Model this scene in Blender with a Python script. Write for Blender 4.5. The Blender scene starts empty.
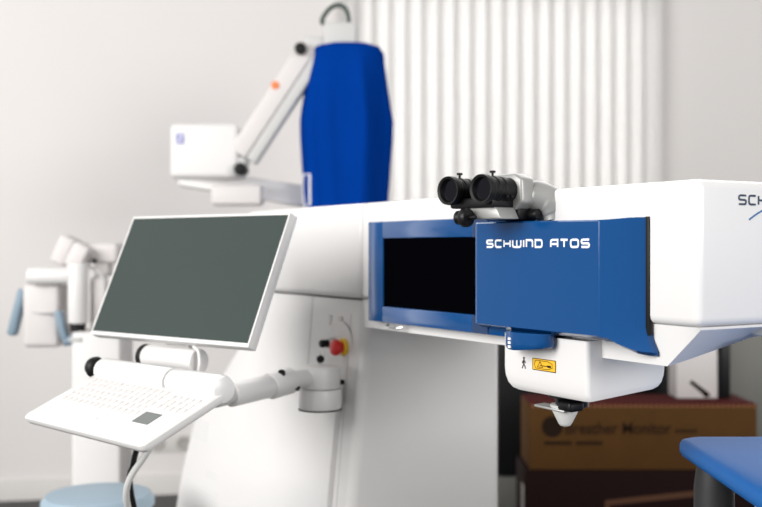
import bpy, bmesh, math, random
from mathutils import Vector, Matrix, Euler
random.seed(7)
SC = bpy.context.scene
COL = SC.collection
PI = math.pi
R = math.radians

# ------------------------------------------------------------------ camera, light, exposure
CAM_Z = 1.27
cam_data = bpy.data.cameras.new('camera')
cam = bpy.data.objects.new('camera', cam_data); COL.objects.link(cam)
cam.location = (0, 0, CAM_Z); cam.rotation_euler = (PI/2, 0, 0)
cam_data.sensor_width = 36; cam_data.lens = 49.98; cam_data.shift_y = -0.0085
cam_data.clip_start = 0.05
cam_data.dof.use_dof = True; cam_data.dof.focus_distance = 1.80; cam_data.dof.aperture_fstop = 3.2
SC.camera = cam

world = bpy.data.worlds.new('daylight'); SC.world = world; world.use_nodes = True
wn_ = world.node_tree
bg = wn_.nodes['Background']
bg.inputs[0].default_value = (1.0, 0.985, 0.97, 1)
# bright overcast sky on the window side, dimmer interior daylight elsewhere
w_tc = wn_.nodes.new('ShaderNodeTexCoord'); w_sep = wn_.nodes.new('ShaderNodeSeparateXYZ'); w_map = wn_.nodes.new('ShaderNodeMapRange')
w_map.interpolation_type = 'SMOOTHSTEP'
wn_.links.new(w_tc.outputs['Generated'], w_sep.inputs[0]); wn_.links.new(w_sep.outputs['Y'], w_map.inputs[0])
for k_, v_ in ((1, 0.35), (2, 0.85), (3, 0.31), (4, 3.0)): w_map.inputs[k_].default_value = v_
wn_.links.new(w_map.outputs[0], bg.inputs[1])

def area(name, loc, target, sx, sy, power, col=(1, 1, 1)):
    d = bpy.data.lights.new(name, 'AREA'); d.shape = 'RECTANGLE'; d.size = sx; d.size_y = sy
    d.energy = power; d.color = col
    o = bpy.data.objects.new(name, d); COL.objects.link(o); o.location = loc
    o.rotation_euler = (Vector(target) - Vector(loc)).to_track_quat('-Z', 'Y').to_euler()
    return o
area('room_window_light', (-5.0, -1.3, 3.15), (-0.2, 3.0, 1.3), 4.0, 3.6, 410, (1.0, 0.985, 0.97))
area('rear_fill_light', (4.2, -2.4, 2.6), (0.2, 2.6, 1.0), 3.6, 2.4, 190, (1.0, 0.985, 0.97))  # added soft fill behind the camera to brighten the right-facing sides

SC.view_settings.view_transform = 'Standard'
SC.view_settings.look = 'None'
SC.view_settings.gamma = 1.0
SC.view_settings.use_curve_mapping = False
SC.view_settings.exposure = 0.43

# ------------------------------------------------------------------ materials
def mat(name, col, rough=0.45, metal=0.0, spec=0.5, coat=0.0, var=0.03, scale=9.0, bump=0.0, bscale=200, trans=0.0, emit=0.0):
    m = bpy.data.materials.new(name); m.use_nodes = True
    nt = m.node_tree; b = nt.nodes['Principled BSDF']
    b.inputs['Roughness'].default_value = rough
    b.inputs['Metallic'].default_value = metal
    b.inputs['Specular IOR Level'].default_value = spec
    b.inputs['Coat Weight'].default_value = coat
    b.inputs['Coat Roughness'].default_value = 0.08
    b.inputs['Transmission Weight'].default_value = trans
    tc = nt.nodes.new('ShaderNodeTexCoord')
    nz = nt.nodes.new('ShaderNodeTexNoise'); nz.inputs['Scale'].default_value = scale; nz.inputs['Detail'].default_value = 3
    nt.links.new(tc.outputs['Object'], nz.inputs['Vector'])
    mx = nt.nodes.new('ShaderNodeMix'); mx.data_type = 'RGBA'
    mx.inputs[6].default_value = (*[max(0, c*(1-var)) for c in col], 1)
    mx.inputs[7].default_value = (*[min(1, c*(1+var)) for c in col], 1)
    nt.links.new(nz.outputs['Fac'], mx.inputs[0]); nt.links.new(mx.outputs[2], b.inputs['Base Color'])
    if bump:
        n2 = nt.nodes.new('ShaderNodeTexNoise'); n2.inputs['Scale'].default_value = bscale
        nt.links.new(tc.outputs['Object'], n2.inputs['Vector'])
        bp = nt.nodes.new('ShaderNodeBump'); bp.inputs['Strength'].default_value = bump; bp.inputs['Distance'].default_value = 0.002
        nt.links.new(n2.outputs['Fac'], bp.inputs['Height']); nt.links.new(bp.outputs['Normal'], b.inputs['Normal'])
    return m
M = dict(
    white=mat('white_lacquer', (0.72, 0.71, 0.70), 0.30, coat=0.08, spec=0.4, var=0.01),
    white_matt=mat('white_plastic', (0.72, 0.71, 0.70), 0.5, var=0.01),
    offwhite=mat('pale_grey_plastic', (0.64, 0.61, 0.60), 0.5, var=0.02),
    grey=mat('light_grey_plastic', (0.52, 0.52, 0.51), 0.5),
    shade_blue=mat('dark_blue_gap_shade', (0.004, 0.03, 0.10), 0.6),  # painted shade of the gap beside the front cover
    seam=mat('seam_grey', (0.10, 0.10, 0.10), 0.8),
    louvre=mat('louvre_grey', (0.68, 0.68, 0.68), 0.6),
    blue=mat('blue_lacquer', (0.003, 0.060, 0.205), 0.13, coat=0.0, spec=0.4, var=0.03, scale=4),
    bed_blue=mat('blue_upholstery', (0.006, 0.11, 0.37), 0.45, coat=0.0, spec=0.15, var=0.05, bump=0.05),
    drape=mat('blue_cloth', (0.001, 0.036, 0.25), 0.9, spec=0.0, var=0.1, scale=6, bump=0.2, bscale=400),
    pale_blue=mat('pale_blue_plastic', (0.21, 0.29, 0.36), 0.5),
    stool_blue=mat('pale_blue_upholstery', (0.30, 0.40, 0.48), 0.5),
    black=mat('black_plastic', (0.005, 0.005, 0.006), 0.4, spec=0.25, var=0.1),
    rubber=mat('black_rubber', (0.006, 0.006, 0.006), 0.5, spec=0.25, var=0.1),
    screen=mat('dark_screen', (0.0012, 0.0012, 0.002), 0.5, spec=0.0, var=0.1),
    monitor=mat('grey_green_screen', (0.045, 0.060, 0.056), 0.13, spec=0.5, var=0.06, scale=2),
    glass=mat('lens_glass', (0.004, 0.004, 0.007), 0.1, spec=0.25),
    silver=mat('silver_paint', (0.34, 0.34, 0.33), 0.38, metal=0.3),
    steel=mat('steel', (0.6, 0.6, 0.6), 0.25, metal=0.9),
    red=mat('red_plastic', (0.62, 0.012, 0.010), 0.35),
    yellow=mat('yellow_plastic', (0.80, 0.50, 0.02), 0.45),
    label_yellow=mat('yellow_label', (0.86, 0.48, 0.015), 0.5),
    navy=mat('navy_print', (0.012, 0.035, 0.07), 0.5),
    swoosh=mat('blue_print', (0.02, 0.12, 0.30), 0.5),
    print_white=mat('white_print', (0.85, 0.86, 0.88), 0.5),
    violet=mat('violet_print', (0.12, 0.12, 0.42), 0.5),
    wall=mat('painted_wall', (0.72, 0.695, 0.68), 0.9, spec=0.2, var=0.015, scale=2, bump=0.08, bscale=120),
    trim=mat('painted_trim', (0.62, 0.60, 0.58), 0.6),
    floor=mat('dark_vinyl', (0.035, 0.037, 0.037), 0.55, var=0.3, scale=30),
    frame=mat('window_frame', (0.85, 0.85, 0.85), 0.4),
    socket=mat('grey_socket', (0.40, 0.38, 0.36), 0.5),
    card=mat('shaded_brown_printed_card', (0.090, 0.041, 0.011), 0.85, spec=0.15, var=0.12, scale=14),  # printed brown, darkened to carry the shade behind the machine
    card_red=mat('dark_red_printed_card', (0.075, 0.009, 0.008), 0.8, spec=0.15, var=0.12, scale=14),
    maroon=mat('maroon_printed_card', (0.011, 0.003, 0.0025), 0.8, spec=0.15, var=0.15, scale=14),
    ink=mat('dark_ink', (0.018, 0.010, 0.006), 0.8, spec=0.1),
    dark_grey=mat('dark_grey_leatherette', (0.017, 0.017, 0.018), 0.6, bump=0.15, bscale=300),
    metal_and_shade_grey=mat('grey_green_metal_and_shade', (0.13, 0.13, 0.115), 0.5),  # metal parts, and wall shade put into the added grey block
    amber=mat('amber_plastic', (0.7, 0.38, 0.03), 0.4),
    nozzle=mat('milky_plastic', (0.72, 0.72, 0.70), 0.35, trans=0.15),
)
def vane_material():
    m = bpy.data.materials.new('vane_fabric'); m.use_nodes = True
    nt = m.node_tree; nt.nodes.clear()
    o = nt.nodes.new('ShaderNodeOutputMaterial')
    d = nt.nodes.new('ShaderNodeBsdfDiffuse'); t = nt.nodes.new('ShaderNodeBsdfTranslucent'); mx = nt.nodes.new('ShaderNodeMixShader')
    tc = nt.nodes.new('ShaderNodeTexCoord'); w = nt.nodes.new('ShaderNodeTexNoise'); w.inputs['Scale'].default_value = 60
    cr = nt.nodes.new('ShaderNodeValToRGB'); cr.color_ramp.elements[0].color = (0.74, 0.73, 0.72, 1); cr.color_ramp.elements[1].color = (0.79, 0.785, 0.78, 1)
    nt.links.new(tc.outputs['Object'], w.inputs['Vector']); nt.links.new(w.outputs['Fac'], cr.inputs[0])
    nt.links.new(cr.outputs[0], d.inputs[0]); nt.links.new(cr.outputs[0], t.inputs[0])
    mx.inputs[0].default_value = 0.52
    nt.links.new(d.outputs[0], mx.inputs[1]); nt.links.new(t.outputs[0], mx.inputs[2]); nt.links.new(mx.outputs[0], o.inputs[0])
    return m
M['vane'] = vane_material()
def pane_material():
    m = bpy.data.materials.new('window_glass'); m.use_nodes = True
    nt = m.node_tree; nt.nodes.clear()
    o = nt.nodes.new('ShaderNodeOutputMaterial'); t = nt.nodes.new('ShaderNodeBsdfTransparent'); g = nt.nodes.new('ShaderNodeBsdfGlossy'); mx = nt.nodes.new('ShaderNodeMixShader')
    g.inputs['Roughness'].default_value = 0.02; mx.inputs[0].default_value = 0.06
    nt.links.new(t.outputs[0], mx.inputs[1]); nt.links.new(g.outputs[0], mx.inputs[2]); nt.links.new(mx.outputs[0], o.inputs[0])
    return m
M['pane'] = pane_material()

# ------------------------------------------------------------------ mesh helpers
def new(): return bmesh.new()
def merge(dst, src):
    me = bpy.data.meshes.new('t'); src.to_mesh(me); src.free(); dst.from_mesh(me); bpy.data.meshes.remove(me)
def add_box(bm, c, s, bev=0.0, seg=2, rot=None):
    t = new(); bmesh.ops.create_cube(t, size=1.0)
    for v in t.verts: v.co = Vector((v.co.x*s[0], v.co.y*s[1], v.co.z*s[2]))
    if bev: bmesh.ops.bevel(t, geom=t.edges[:], offset=bev, segments=seg, profile=0.5, affect='EDGES')
    for v in t.verts:
        if rot is not None: v.co = rot @ v.co
        v.co += Vector(c)
    merge(bm, t)
def bx(bm, a, b, bev=0.0, seg=2):
    add_box(bm, [(a[i]+b[i])/2 for i in range(3)], [abs(b[i]-a[i]) for i in range(3)], bev, seg)
def add_prism(bm, pts, vec, bev=0.0, seg=2):
    t = new(); vec = Vector(vec)
    a = [t.verts.new(Vector(p)) for p in pts]; b = [t.verts.new(Vector(p)+vec) for p in pts]
    n = len(pts); t.faces.new(a); t.faces.new(b[::-1])
    for i in range(n): t.faces.new((a[i], b[i], b[(i+1) % n], a[(i+1) % n]))
    bmesh.ops.recalc_face_normals(t, faces=t.faces)
    if bev: bmesh.ops.bevel(t, geom=t.edges[:], offset=bev, segments=seg, profile=0.5, affect='EDGES')
    merge(bm, t)
def frame_of(d):
    d = Vector(d).normalized(); up = Vector((0, 0, 1)) if abs(d.z) < 0.95 else Vector((1, 0, 0))
    x = d.cross(up).normalized(); return x, x.cross(d).normalized()
def add_lathe(bm, p, axis, prof, n=28):
    """revolve (radius, distance along axis) pairs about the axis from p"""
    p = Vector(p); ax = Vector(axis).normalized(); x, y = frame_of(ax); t = new(); rings = []
    for r, h in prof:
        if r < 1e-5: rings.append([t.verts.new(p+ax*h)])
        else: rings.append([t.verts.new(p+ax*h+x*(r*math.cos(2*PI*i/n))+y*(r*math.sin(2*PI*i/n))) for i in range(n)])
    for a, b in zip(rings, rings[1:]):
        for i in range(n):
            j = (i+1) % n
            if len(a) == 1 and len(b) == 1: continue
            if len(a) == 1: t.faces.new((a[0], b[i], b[j]))
            elif len(b) == 1: t.faces.new((a[i], b[0], a[j]))
            else: t.faces.new((a[i], b[i], b[j], a[j]))
    if len(rings[0]) > 1: t.faces.new(rings[0])
    if len(rings[-1]) > 1: t.faces.new(rings[-1])
    bmesh.ops.recalc_face_normals(t, faces=t.faces); merge(bm, t)
def add_cyl(bm, p, q, r, bev=0.0, n=28, r2=None):
    p, q = Vector(p), Vector(q); L = (q-p).length; r2 = r if r2 is None else r2
    pr = [(r, 0), (r2, L)] if not bev else [(r-bev, 0), (r-bev*.3, bev*.3), (r, bev), (r2, L-bev), (r2-bev*.3, L-bev*.3), (r2-bev, L)]
    add_lathe(bm, p, q-p, pr, n)
def smooth_path(pts, n=8):
    P = [Vector(p) for p in pts]; out = []
    for i in range(len(P)-1):
        a = P[max(i-1, 0)]; b = P[i]; c = P[i+1]; d = P[min(i+2, len(P)-1)]
        for k in range(n):
            t = k/n
            out.append(0.5*((2*b)+(c-a)*t+(2*a-5*b+4*c-d)*t*t+(3*b-a-3*c+d)*t**3))
    out.append(P[-1]); return out
def add_tube(bm, pts, r, n=12, sm=8, closed=False):
    P = smooth_path(pts, sm) if sm else [Vector(p) for p in pts]
    t = new(); rings = []; prev = None
    for i, p in enumerate(P):
        d = (P[min(i+1, len(P)-1)]-P[max(i-1, 0)]).normalized()
        if prev is None: x, y = frame_of(d)
        else:
            x = (prev-d*prev.dot(d)).normalized(); y = x.cross(d)
        prev = x; rr = r[i*(len(r)-1)//max(1, len(P)-1)] if isinstance(r, (list, tuple)) else r
        rings.append([t.verts.new(p+x*(rr*math.cos(2*PI*k/n))+y*(rr*math.sin(2*PI*k/n))) for k in range(n)])
    for a, b in zip(rings, rings[1:]):
        for k in range(n): t.faces.new((a[k], a[(k+1) % n], b[(k+1) % n], b[k]))
    t.faces.new(rings[0]); t.faces.new(rings[-1])
    bmesh.ops.recalc_face_normals(t, faces=t.faces); merge(bm, t)
def add_loft(bm, rings, cap=True):
    t = new(); vr = [[t.verts.new(Vector(p)) for p in r] for r in rings]; n = len(vr[0])
    for a, b in zip(vr, vr[1:]):
        for k in range(n): t.faces.new((a[k], a[(k+1) % n], b[(k+1) % n], b[k]))
    if cap: t.faces.new(vr[0]); t.faces.new(vr[-1])
    bmesh.ops.recalc_face_normals(t, faces=t.faces); merge(bm, t)
def rrect(x0, x1, y0, y1, r, n=5):
    out = []
    for cx, cy, a0 in ((x1-r, y0+r, -90), (x1-r, y1-r, 0), (x0+r, y1-r, 90), (x0+r, y0+r, 180)):
        for k in range(n+1):
            a = R(a0+90*k/n); out.append((cx+r*math.cos(a), cy+r*math.sin(a)))
    return out
def add_ribbon(bm, pts, w, f, closed=False, thick=0.0006):
    """flat stroke along a 2-D polyline, mapped by f(u, v, depth) onto a surface"""
    P = [Vector((p[0], p[1])) for p in pts]; n = len(P); L = []; Rr = []
    for i in range(n):
        if closed: a, b = P[(i-1) % n], P[(i+1) % n]
        else: a, b = P[max(i-1, 0)], P[min(i+1, n-1)]
        d1 = (P[i]-a).normalized() if (P[i]-a).length > 1e-9 else (b-P[i]).normalized()
        d2 = (b-P[i]).normalized() if (b-P[i]).length > 1e-9 else d1
        nn = Vector((-d1.y-d2.y, d1.x+d2.x)); nn = nn.normalized() if nn.length > 1e-6 else Vector((-d1.y, d1.x))
        c = max(0.5, nn.dot(Vector((-d1.y, d1.x)))); o = nn*(w/2/c)
        L.append(P[i]+o); Rr.append(P[i]-o)
    t = new()
    q = [[t.verts.new(Vector(f(p.x, p.y, dd))) for p in side] for side in (L, Rr) for dd in (0, thick)]
    m = n if closed else n-1
    for i in range(m):
        j = (i+1) % n
        t.faces.new((q[1][i], q[1][j], q[3][j], q[3][i])); t.faces.new((q[0][i], q[2][i], q[2][j], q[0][j]))
        t.faces.new((q[0][i], q[0][j], q[1][j], q[1][i])); t.faces.new((q[2][i], q[3][i], q[3][j], q[2][j]))
    if not closed:
        for i in (0, n-1): t.faces.new((q[0][i], q[1][i], q[3][i], q[2][i]))
    bmesh.ops.recalc_face_normals(t, faces=t.faces); merge(bm, t)
def obj(name, bm, m, parent=None, ang=38, label=None):
    me = bpy.data.meshes.new(name)
    for f in bm.faces: f.smooth = True
    for e in bm.edges:
        if len(e.link_faces) == 2 and e.calc_face_angle(0) > R(ang): e.smooth = False
    bm.to_mesh(me); bm.free()
    me.materials.append(M[m] if isinstance(m, str) else m)
    o = bpy.data.objects.new(name, me); COL.objects.link(o)
    if parent: o.parent = parent
    if label: o['label'] = label
    return o
def thing(name, label, cat, loc=(0, 0, 0), rot=(0, 0, 0), group=None):
    o = bpy.data.objects.new(name, None); COL.objects.link(o); o.empty_display_size = 0.1
    o.location = loc; o.rotation_euler = rot; o['label'] = label; o['category'] = cat
    if group: o['group'] = group
    return o
def tag(o, label, cat, group=None):
    o['label'] = label; o['category'] = cat
    if group: o['group'] = group
    return o
def struct(o): o['kind'] = 'structure'; return o

# ------------------------------------------------------------------ lettering in a wide rounded technical face
GL = {
 'S': (1.0, [[(1, 1), (.22, 1), (.06, .94), (0, .8), (0, .7), (.06, .56), (.2, .5), (.8, .5), (.94, .44), (1, .3), (1, .2), (.94, .06), (.78, 0), (0, 0)]]),
 'C': (.95, [[(1, 1), (.25, 1), (.07, .93), (0, .75), (0, .25), (.07, .07), (.25, 0), (1, 0)]]),
 'H': (.95, [[(0, 1), (0, 0)], [(1, 1), (1, 0)], [(0, .5), (1, .5)]]),
 'W': (1.25, [[(0, 1), (0, .25), (.05, .07), (.18, 0), (.82, 0), (.95, .07), (1, .25), (1, 1)], [(.5, 1), (.5, 0)]]),
 'I': (.0, [[(0, 1), (0, 0)]]),
 'N': (.9, [[(0, 0), (0, 1), (.75, 1), (.93, .93), (1, .75), (1, 0)]]),
 'D': (.95, [[(0, 0), (0, 1), (.75, 1), (.93, .93), (1, .75), (1, .25), (.93, .07), (.75, 0), (-.08, 0)]]),
 'A': (.95, [[(0, 0), (0, .75), (.07, .93), (.25, 1), (1, 1), (1, 0)], [(0, .42), (1, .42)]]),
 'T': (.95, [[(0, 1), (1, 1)], [(.5, 1), (.5, 0)]]),
 'O': (1.0, [[(.25, 1), (.07, .93), (0, .75), (0, .25), (.07, .07), (.25, 0), (.75, 0), (.93, .07), (1, .25), (1, .75), (.93, .93), (.75, 1), (.2, 1)]]),
}
def lettering(text, u0, v0, h, total, f, stroke=.235):
    sw = h*stroke; ih = h-sw; gap = .42; units = 0
    for ch in text: units += (0.85 if ch == ' ' else GL[ch][0]+gap)
    units -= gap; k = (total-sw)/units; u = u0+sw/2; bm = new()
    for ch in text:
        if ch == ' ': u += .85*k; continue
        w, st = GL[ch]
        for s in st: add_ribbon(bm, [(u+(w if w else 1)*p[0]*k, v0+sw/2+p[1]*ih) for p in s], sw, f)
        u += (w+gap)*k
    return bm

# ------------------------------------------------------------------ the room
# wall frame: s runs along the window wall, off towards the room
WA = R(10.03)
wall_o = Vector((-1.91, 5.30, 0)); wu = Vector((math.cos(WA), math.sin(WA), 0)); wn = Vector((math.sin(WA), -math.cos(WA), 0))
def at_wall(o): o.location = wall_o; o.rotation_euler = (0, 0, WA); return o     # local x along the wall, local -y into the room
W0, W1, WB, WT, WH = 1.78, 3.50, 0.86, 2.72, 3.0
bm = new()
for a, b in (((-1.4, 0, 0), (W0, .12, WH)), ((W1, 0, 0), (6.2, .12, WH)), ((W0, 0, 0), (W1, .12, WB)), ((W0, 0, WT), (W1, .12, WH))): bx(bm, a, b)
bmesh.ops.remove_doubles(bm, verts=bm.verts, dist=1e-5)
struct(at_wall(obj('wall_back', bm, 'wall')))
bm = new(); bx(bm, (-4.2, -1.5, -.08), (4.8, 7.2, 0)); struct(obj('floor', bm, 'floor'))
bm = new()
add_prism(bm, [(-1.4, 0, 0), (-1.4, -.02, 0), (-1.4, -.02, .094), (-1.4, -.014, .104), (-1.4, 0, .104)], (7.6, 0, 0))
struct(at_wall(obj('baseboard_back', bm, 'trim')))
bm = new()
for a, b in (((W0, .05, WB), (W0+.035, .10, WT)), ((W1-.012, .05, WB), (W1, .10, WT)), ((W0+.035, .05, WB), (W1-.012, .10, WB+.05)), ((W0+.035, .05, WT-.05), (W1-.012, .10, WT))): bx(bm, a, b, .003)
wf = struct(at_wall(obj('window_1', bm, 'frame')))
bm = new(); bx(bm, (W0+.03, .072, WB+.045), (W1-.008, .078, WT-.045)); obj('pane', bm, 'pane', wf)
bm = new(); bx(bm, (W0-.03, -.12, WB-.03), (W1+.03, .05, WB), .006); obj('sill', bm, 'frame', wf)

blind = thing('vertical_blind', 'white vertical blind with hanging fabric vanes across the bright window', 'blind', wall_o, (0, 0, WA))
bm = new(); bx(bm, (W0-.04, -.085, WT-.02), (W1+.02, -.035, WT+.03), .004); obj('headrail', bm, 'frame', blind)
pitch = .0885; k = 0; s = W0-.02
while s < W1-.055:
    bm = new(); a = R(-15); t = new(); rows = []
    for z in (WB+.02, WT-.022):
        rows.append([])
        for i in range(9):
            u = (i/8-.5)*.116; v = .009*(1-(i/4-1)**2)
            rows[-1].append(t.verts.new((s+u*math.cos(a)-v*math.sin(a), -.06+u*math.sin(a)+v*math.cos(a), z)))
    for i in range(8): t.faces.new((rows[0][i], rows[0][i+1], rows[1][i+1], rows[1][i]))
    r = bmesh.ops.solidify(t, geom=t.faces[:], thickness=.0008); merge(bm, t)
    obj('vane', bm, 'vane', blind); s += pitch

# twin wall socket strip behind the column
ws = at_wall(thing('wall_socket_strip', 'grey twin wall socket strip low on the wall behind the keyboard cables', 'socket'))
bm = new(); bx(bm, (.70, -.008, .215), (.98, 0, .305), .003); obj('plate', bm, 'trim', ws)
for u in (.775, .905):
    bm = new(); add_lathe(bm, (u, -.008, .26), (0, -1, 0), [(.036, 0), (.034, .006), (.022, .006), (.020, .001), (0, .001)], 24); obj('outlet', bm, 'socket', ws)

# ------------------------------------------------------------------ the laser machine (local x along the arm, local -y to the surgeon, z up)
MA = math.atan2(-.859, .512)
ma = Vector((math.cos(MA), math.sin(MA), 0)); me_ = Vector((-math.sin(MA), math.cos(MA), 0)); MO = Vector((.352, 1.70, 0))
def mw(x, y, z): return MO+ma*x+me_*y+Vector((0, 0, z))
lm = thing('eye_laser_machine', 'large white eye surgery laser machine with blue front cover and long arm', 'medical machine', MO, (0, 0, MA))

XR = -.877; YB = .472
ZS = [0.03, .10, .30, .55, .70, .80, .88, .96, 1.05, 1.143]
def xl(z):
    T = [(0.03, -1.99), (.3, -1.975), (.55, -1.94), (.7, -1.89), (.8, -1.82), (.88, -1.72), (.96, -1.63), (1.05, -1.58), (1.143, -1.55)]
    for (a, b), (c, d) in zip(T, T[1:]):
        if z <= c: return b+(d-b)*(z-a)/(c-a)
    return T[-1][1]
def yf(z): return .074-(1.143-z)*.104 if z > .3 else -.0137+(z-.3)*.02
bm = new()
add_loft(bm, [[(x, y, z) for x, y in rrect(xl(z), XR, yf(z), YB, .028)] for z in ZS])
obj('base_cabinet', bm, 'white', lm)
bm = new(); bx(bm, (-1.93, .03, 0), (-.90, .44, .03)); obj('plinth', bm, 'seam', lm)
# sloping door panel on the front of the base
def door_top(x): return .944+(x+.94)*.165
bm = new(); t = new(); g = []
nx, nz = 14, 10
for i in range(nx+1):
    x = -.955+(-1.78+.955)*i/nx; g.append([])
    for j in range(nz+1):
        z = .08+(door_top(x)-.08)*j/nz
        xx = max(x, -.955) if i < nx else x
        xx = -.955+(xl(z)+.02+.955)*i/nx
        zt = .08+(door_top(xx)-.08)*j/nz
        g[-1].append(t.verts.new((xx, yf(zt)-.014, zt)))
for i in range(nx):
    for j in range(nz): t.faces.new((g[i][j], g[i][j+1], g[i+1][j+1], g[i+1][j]))
bmesh.ops.recalc_face_normals(t, faces=t.faces)
ext = bmesh.ops.extrude_face_region(t, geom=t.faces[:])
for v in [e for e in ext['geom'] if isinstance(e, bmesh.types.BMVert)]: v.co.y += .018
bmesh.ops.recalc_face_normals(t, faces=t.faces); merge(bm, t)
door = obj('door_panel', bm, 'white', lm)
def on_door(u, v, d): return (u, yf(v)-.0143-d, v)
for zs, x0, x1 in (((.735, .722, .709, .696, .683), -1.88, -1.74), ((.600, .588), -1.72, -1.64), ((.548, .535, .522, .509, .496, .483, .470), -1.91, -1.62)):
    bm = new()
    for z in zs: add_ribbon(bm, [(x0, z), (x1, z)], .0035, on_door, thick=.0012)
    obj('louvre', bm, 'louvre', door)
# thin shadow joints of the service panel
def on_front(u, v, d): return (u, yf(v)-d, v)
bm = new()
add_ribbon(bm, [(-1.154, 1.14), (-1.15, 1.05), (-1.145, .93)], .005, on_front)
add_ribbon(bm, [(-.945, 1.11), (-.942, 1.0), (-.938, .90), (-.932, .6), (-.93, .3)], .003, on_front)
obj('panel_joint', bm, 'grey', lm)
bm = new(); bx(bm, (-1.50, .085, 1.135), (-.90, .45, 1.155)); obj('joint_core', bm, 'seam', lm)

# upper storey: rear body and cantilever arm
ZA, ZT = 1.148, 1.373
bm = new(); bx(bm, (-1.53, .052, ZA), (-.866, YB, ZT), .016, 4); obj('rear_body', bm, 'white', lm)
bm = new(); bx(bm, (-.863, .05, ZA), (.1585, YB, ZT), .014, 4); arm = obj('arm', bm, 'white', lm)
# lower hull of the arm, chamfered towards its end
bm = new()
prof = [(-.865, 1.0, 0), (-.3, 1.0, 0), (.02, 1.0, 0), (.085, 1.0, 0), (.118, .55, 0), (.142, .22, 0), (.153, 0.0, 0)]
rings = []
for x, dpt, _ in prof:
    r = []
    ys = [.058, .10, .15, .20, .25, .30, .36, .42, .465]
    for y in ys: r.append((x, y, ZA))
    for y in reversed(ys):
        full = 1.083+max(0, y-.07)*.20-max(0, (y-.25))*.08
        full = min(full, 1.14)
        zz = ZA-(ZA-full)*dpt if dpt > 0 else ZA-.004
        yy = .062 if y == .058 else y
        r.append((x, yy, zz))
    rings.append(r)
add_loft(bm, rings)
hull = obj('arm_underside', bm, 'white', lm, ang=30)
bm = new(); bx(bm, (.02, .21, 1.128), (.156, .40, 1.146), .004); obj('grip_lip', bm, 'white', lm)
bm = new(); add_tube(bm, [(-.73, .045, 1.098), (-.72, .035, 1.094), (-.69, .035, 1.092), (-.67, .045, 1.096)], .0025, 8); obj('latch', bm, 'steel', lm)

# blue display panel with its black screen
bm = new(); pts = [(-.791, .055, 1.103), (-.25, .055, 1.103), (-.25, .055, 1.3265), (-.791, .055, 1.3265)]
t = new()
o4 = [t.verts.new((x, .03, z)) for x, z in ((-.791, 1.103), (-.25, 1.103), (-.25, 1.3265), (-.791, 1.3265))]
merge(bm, t) if False else t.free()
X0, X1, Z0, Z1 = -.731, -.30, 1.139, 1.289
bx(bm, (-.796, .030, 1.103), (X0, .052, 1.3265), .003); bx(bm, (X0-.004, .0302, 1.103), (-.20, .052, Z0), .003); bx(bm, (X0-.004, .0302, Z1), (-.20, .052, 1.3265), .003)
bx(bm, (X1, .031, Z0-.002), (-.20, .052, Z1+.002))
dp = obj('display_panel', bm, 'blue', lm)
bm = new(); bx(bm, (X0-.003, .0335, Z0-.003), (X1+.003, .05, Z1+.003)); obj('screen', bm, 'screen', dp)

# blue front cover: flat front, turned right facet and flared skirt
def cover_bm():
    t = new(); cols = []
    def col(x, y, zb, zt, nx=0.0, ny=1.0, flare=None):
        """bottom chamfer row, face rows, top chamfer row; (nx, ny) points into the body"""
        if flare is None: flare = (x, y)
        cols.append([(flare[0]+nx*.014, flare[1]+ny*.014, zb), (flare[0], flare[1], zb+.007), (x+(flare[0]-x)*.45, y+(flare[1]-y)*.45, zb+.024), (x, y, zb+.045), (x, y, (zb+zt)/2), (x, y, zt-.0025), (x+nx*.0025, y+ny*.0025, zt)])
    col(-.345, .034, 1.1195, 1.3140); col(-.3435, .006, 1.1195, 1.3155); col(-.342, .0015, 1.1195, 1.316); col(-.338, 0, 1.1195, 1.316); col(-.334, 0, 1.1195, 1.316); col(-.329, 0, 1.1195, 1.316); col(-.17, 0, 1.1195, 1.3155); col(-.014, 0, 1.1195, 1.314); col(-.0085, 0, 1.1195, 1.314)
    for k in range(6):           # rounded vertical crease
        th = R(42)*k/5; r = .0085
        col(-.0062+r*math.sin(th)*.9, r*(1-math.cos(th)), 1.1195-.0004*k, 1.314)
    col(.0065, .0075, 1.117, 1.3145, flare=(.0075, .0075)); col(.018, .0168, 1.1085, 1.3155, flare=(.0215, .0165)); col(.032, .0285, 1.1005, 1.317, flare=(.040, .028)); col(.0435, .0385, 1.0975, 1.3175, flare=(.056, .037))
    col(.0535, .0470, 1.0970, 1.3175, flare=(.069, .0455)); col(.0545, .058, 1.0970, 1.3170, 0, 0, flare=(.0705, .058))
    V = [[t.verts.new(p) for p in c] for c in cols]; n = len(cols[0])
    for a, b in zip(V, V[1:]):
        for k in range(n-1): t.faces.new((a[k], a[k+1], b[k+1], b[k]))
    B = [[t.verts.new((p[0], .058, p[2])) for p in (c[0], c[-1])] for c in cols]
    for i in range(len(V)-1):
        t.faces.new((V[i][0], V[i+1][0], B[i+1][0], B[i][0])); t.faces.new((V[i][-1], B[i][1], B[i+1][1], V[i+1][-1]))
    bmesh.ops.remove_doubles(t, verts=t.verts, dist=1e-5)
    bmesh.ops.recalc_face_normals(t, faces=t.faces)
    return t
cov = obj('front_cover', cover_bm(), 'blue', lm, ang=30)
bm = new(); bx(bm, (-.390, .0285, 1.1045), (-.340, .031, 1.1385)); obj('gasket_and_shade_gap', bm, 'shade_blue', cov)  # this dark strip and the next paint a shadow gap left of the cover
bm = new(); bx(bm, (-.390, .0285, 1.2895), (-.340, .031, 1.3255)); obj('gasket_and_shade_gap', bm, 'shade_blue', cov)
bm = new(); bx(bm, (.050, .047, 1.130), (.0605, .056, 1.3185), .002); obj('gasket_and_shade_gap', bm, 'rubber', cov)
bm = lettering('SCHWIND ATOS', -.305, 1.2682, .0158, .282, lambda u, v, d: (u, -.0003-d, v))
obj('lettering', bm, 'print_white', cov, label='white lettering on the blue cover')
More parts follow.
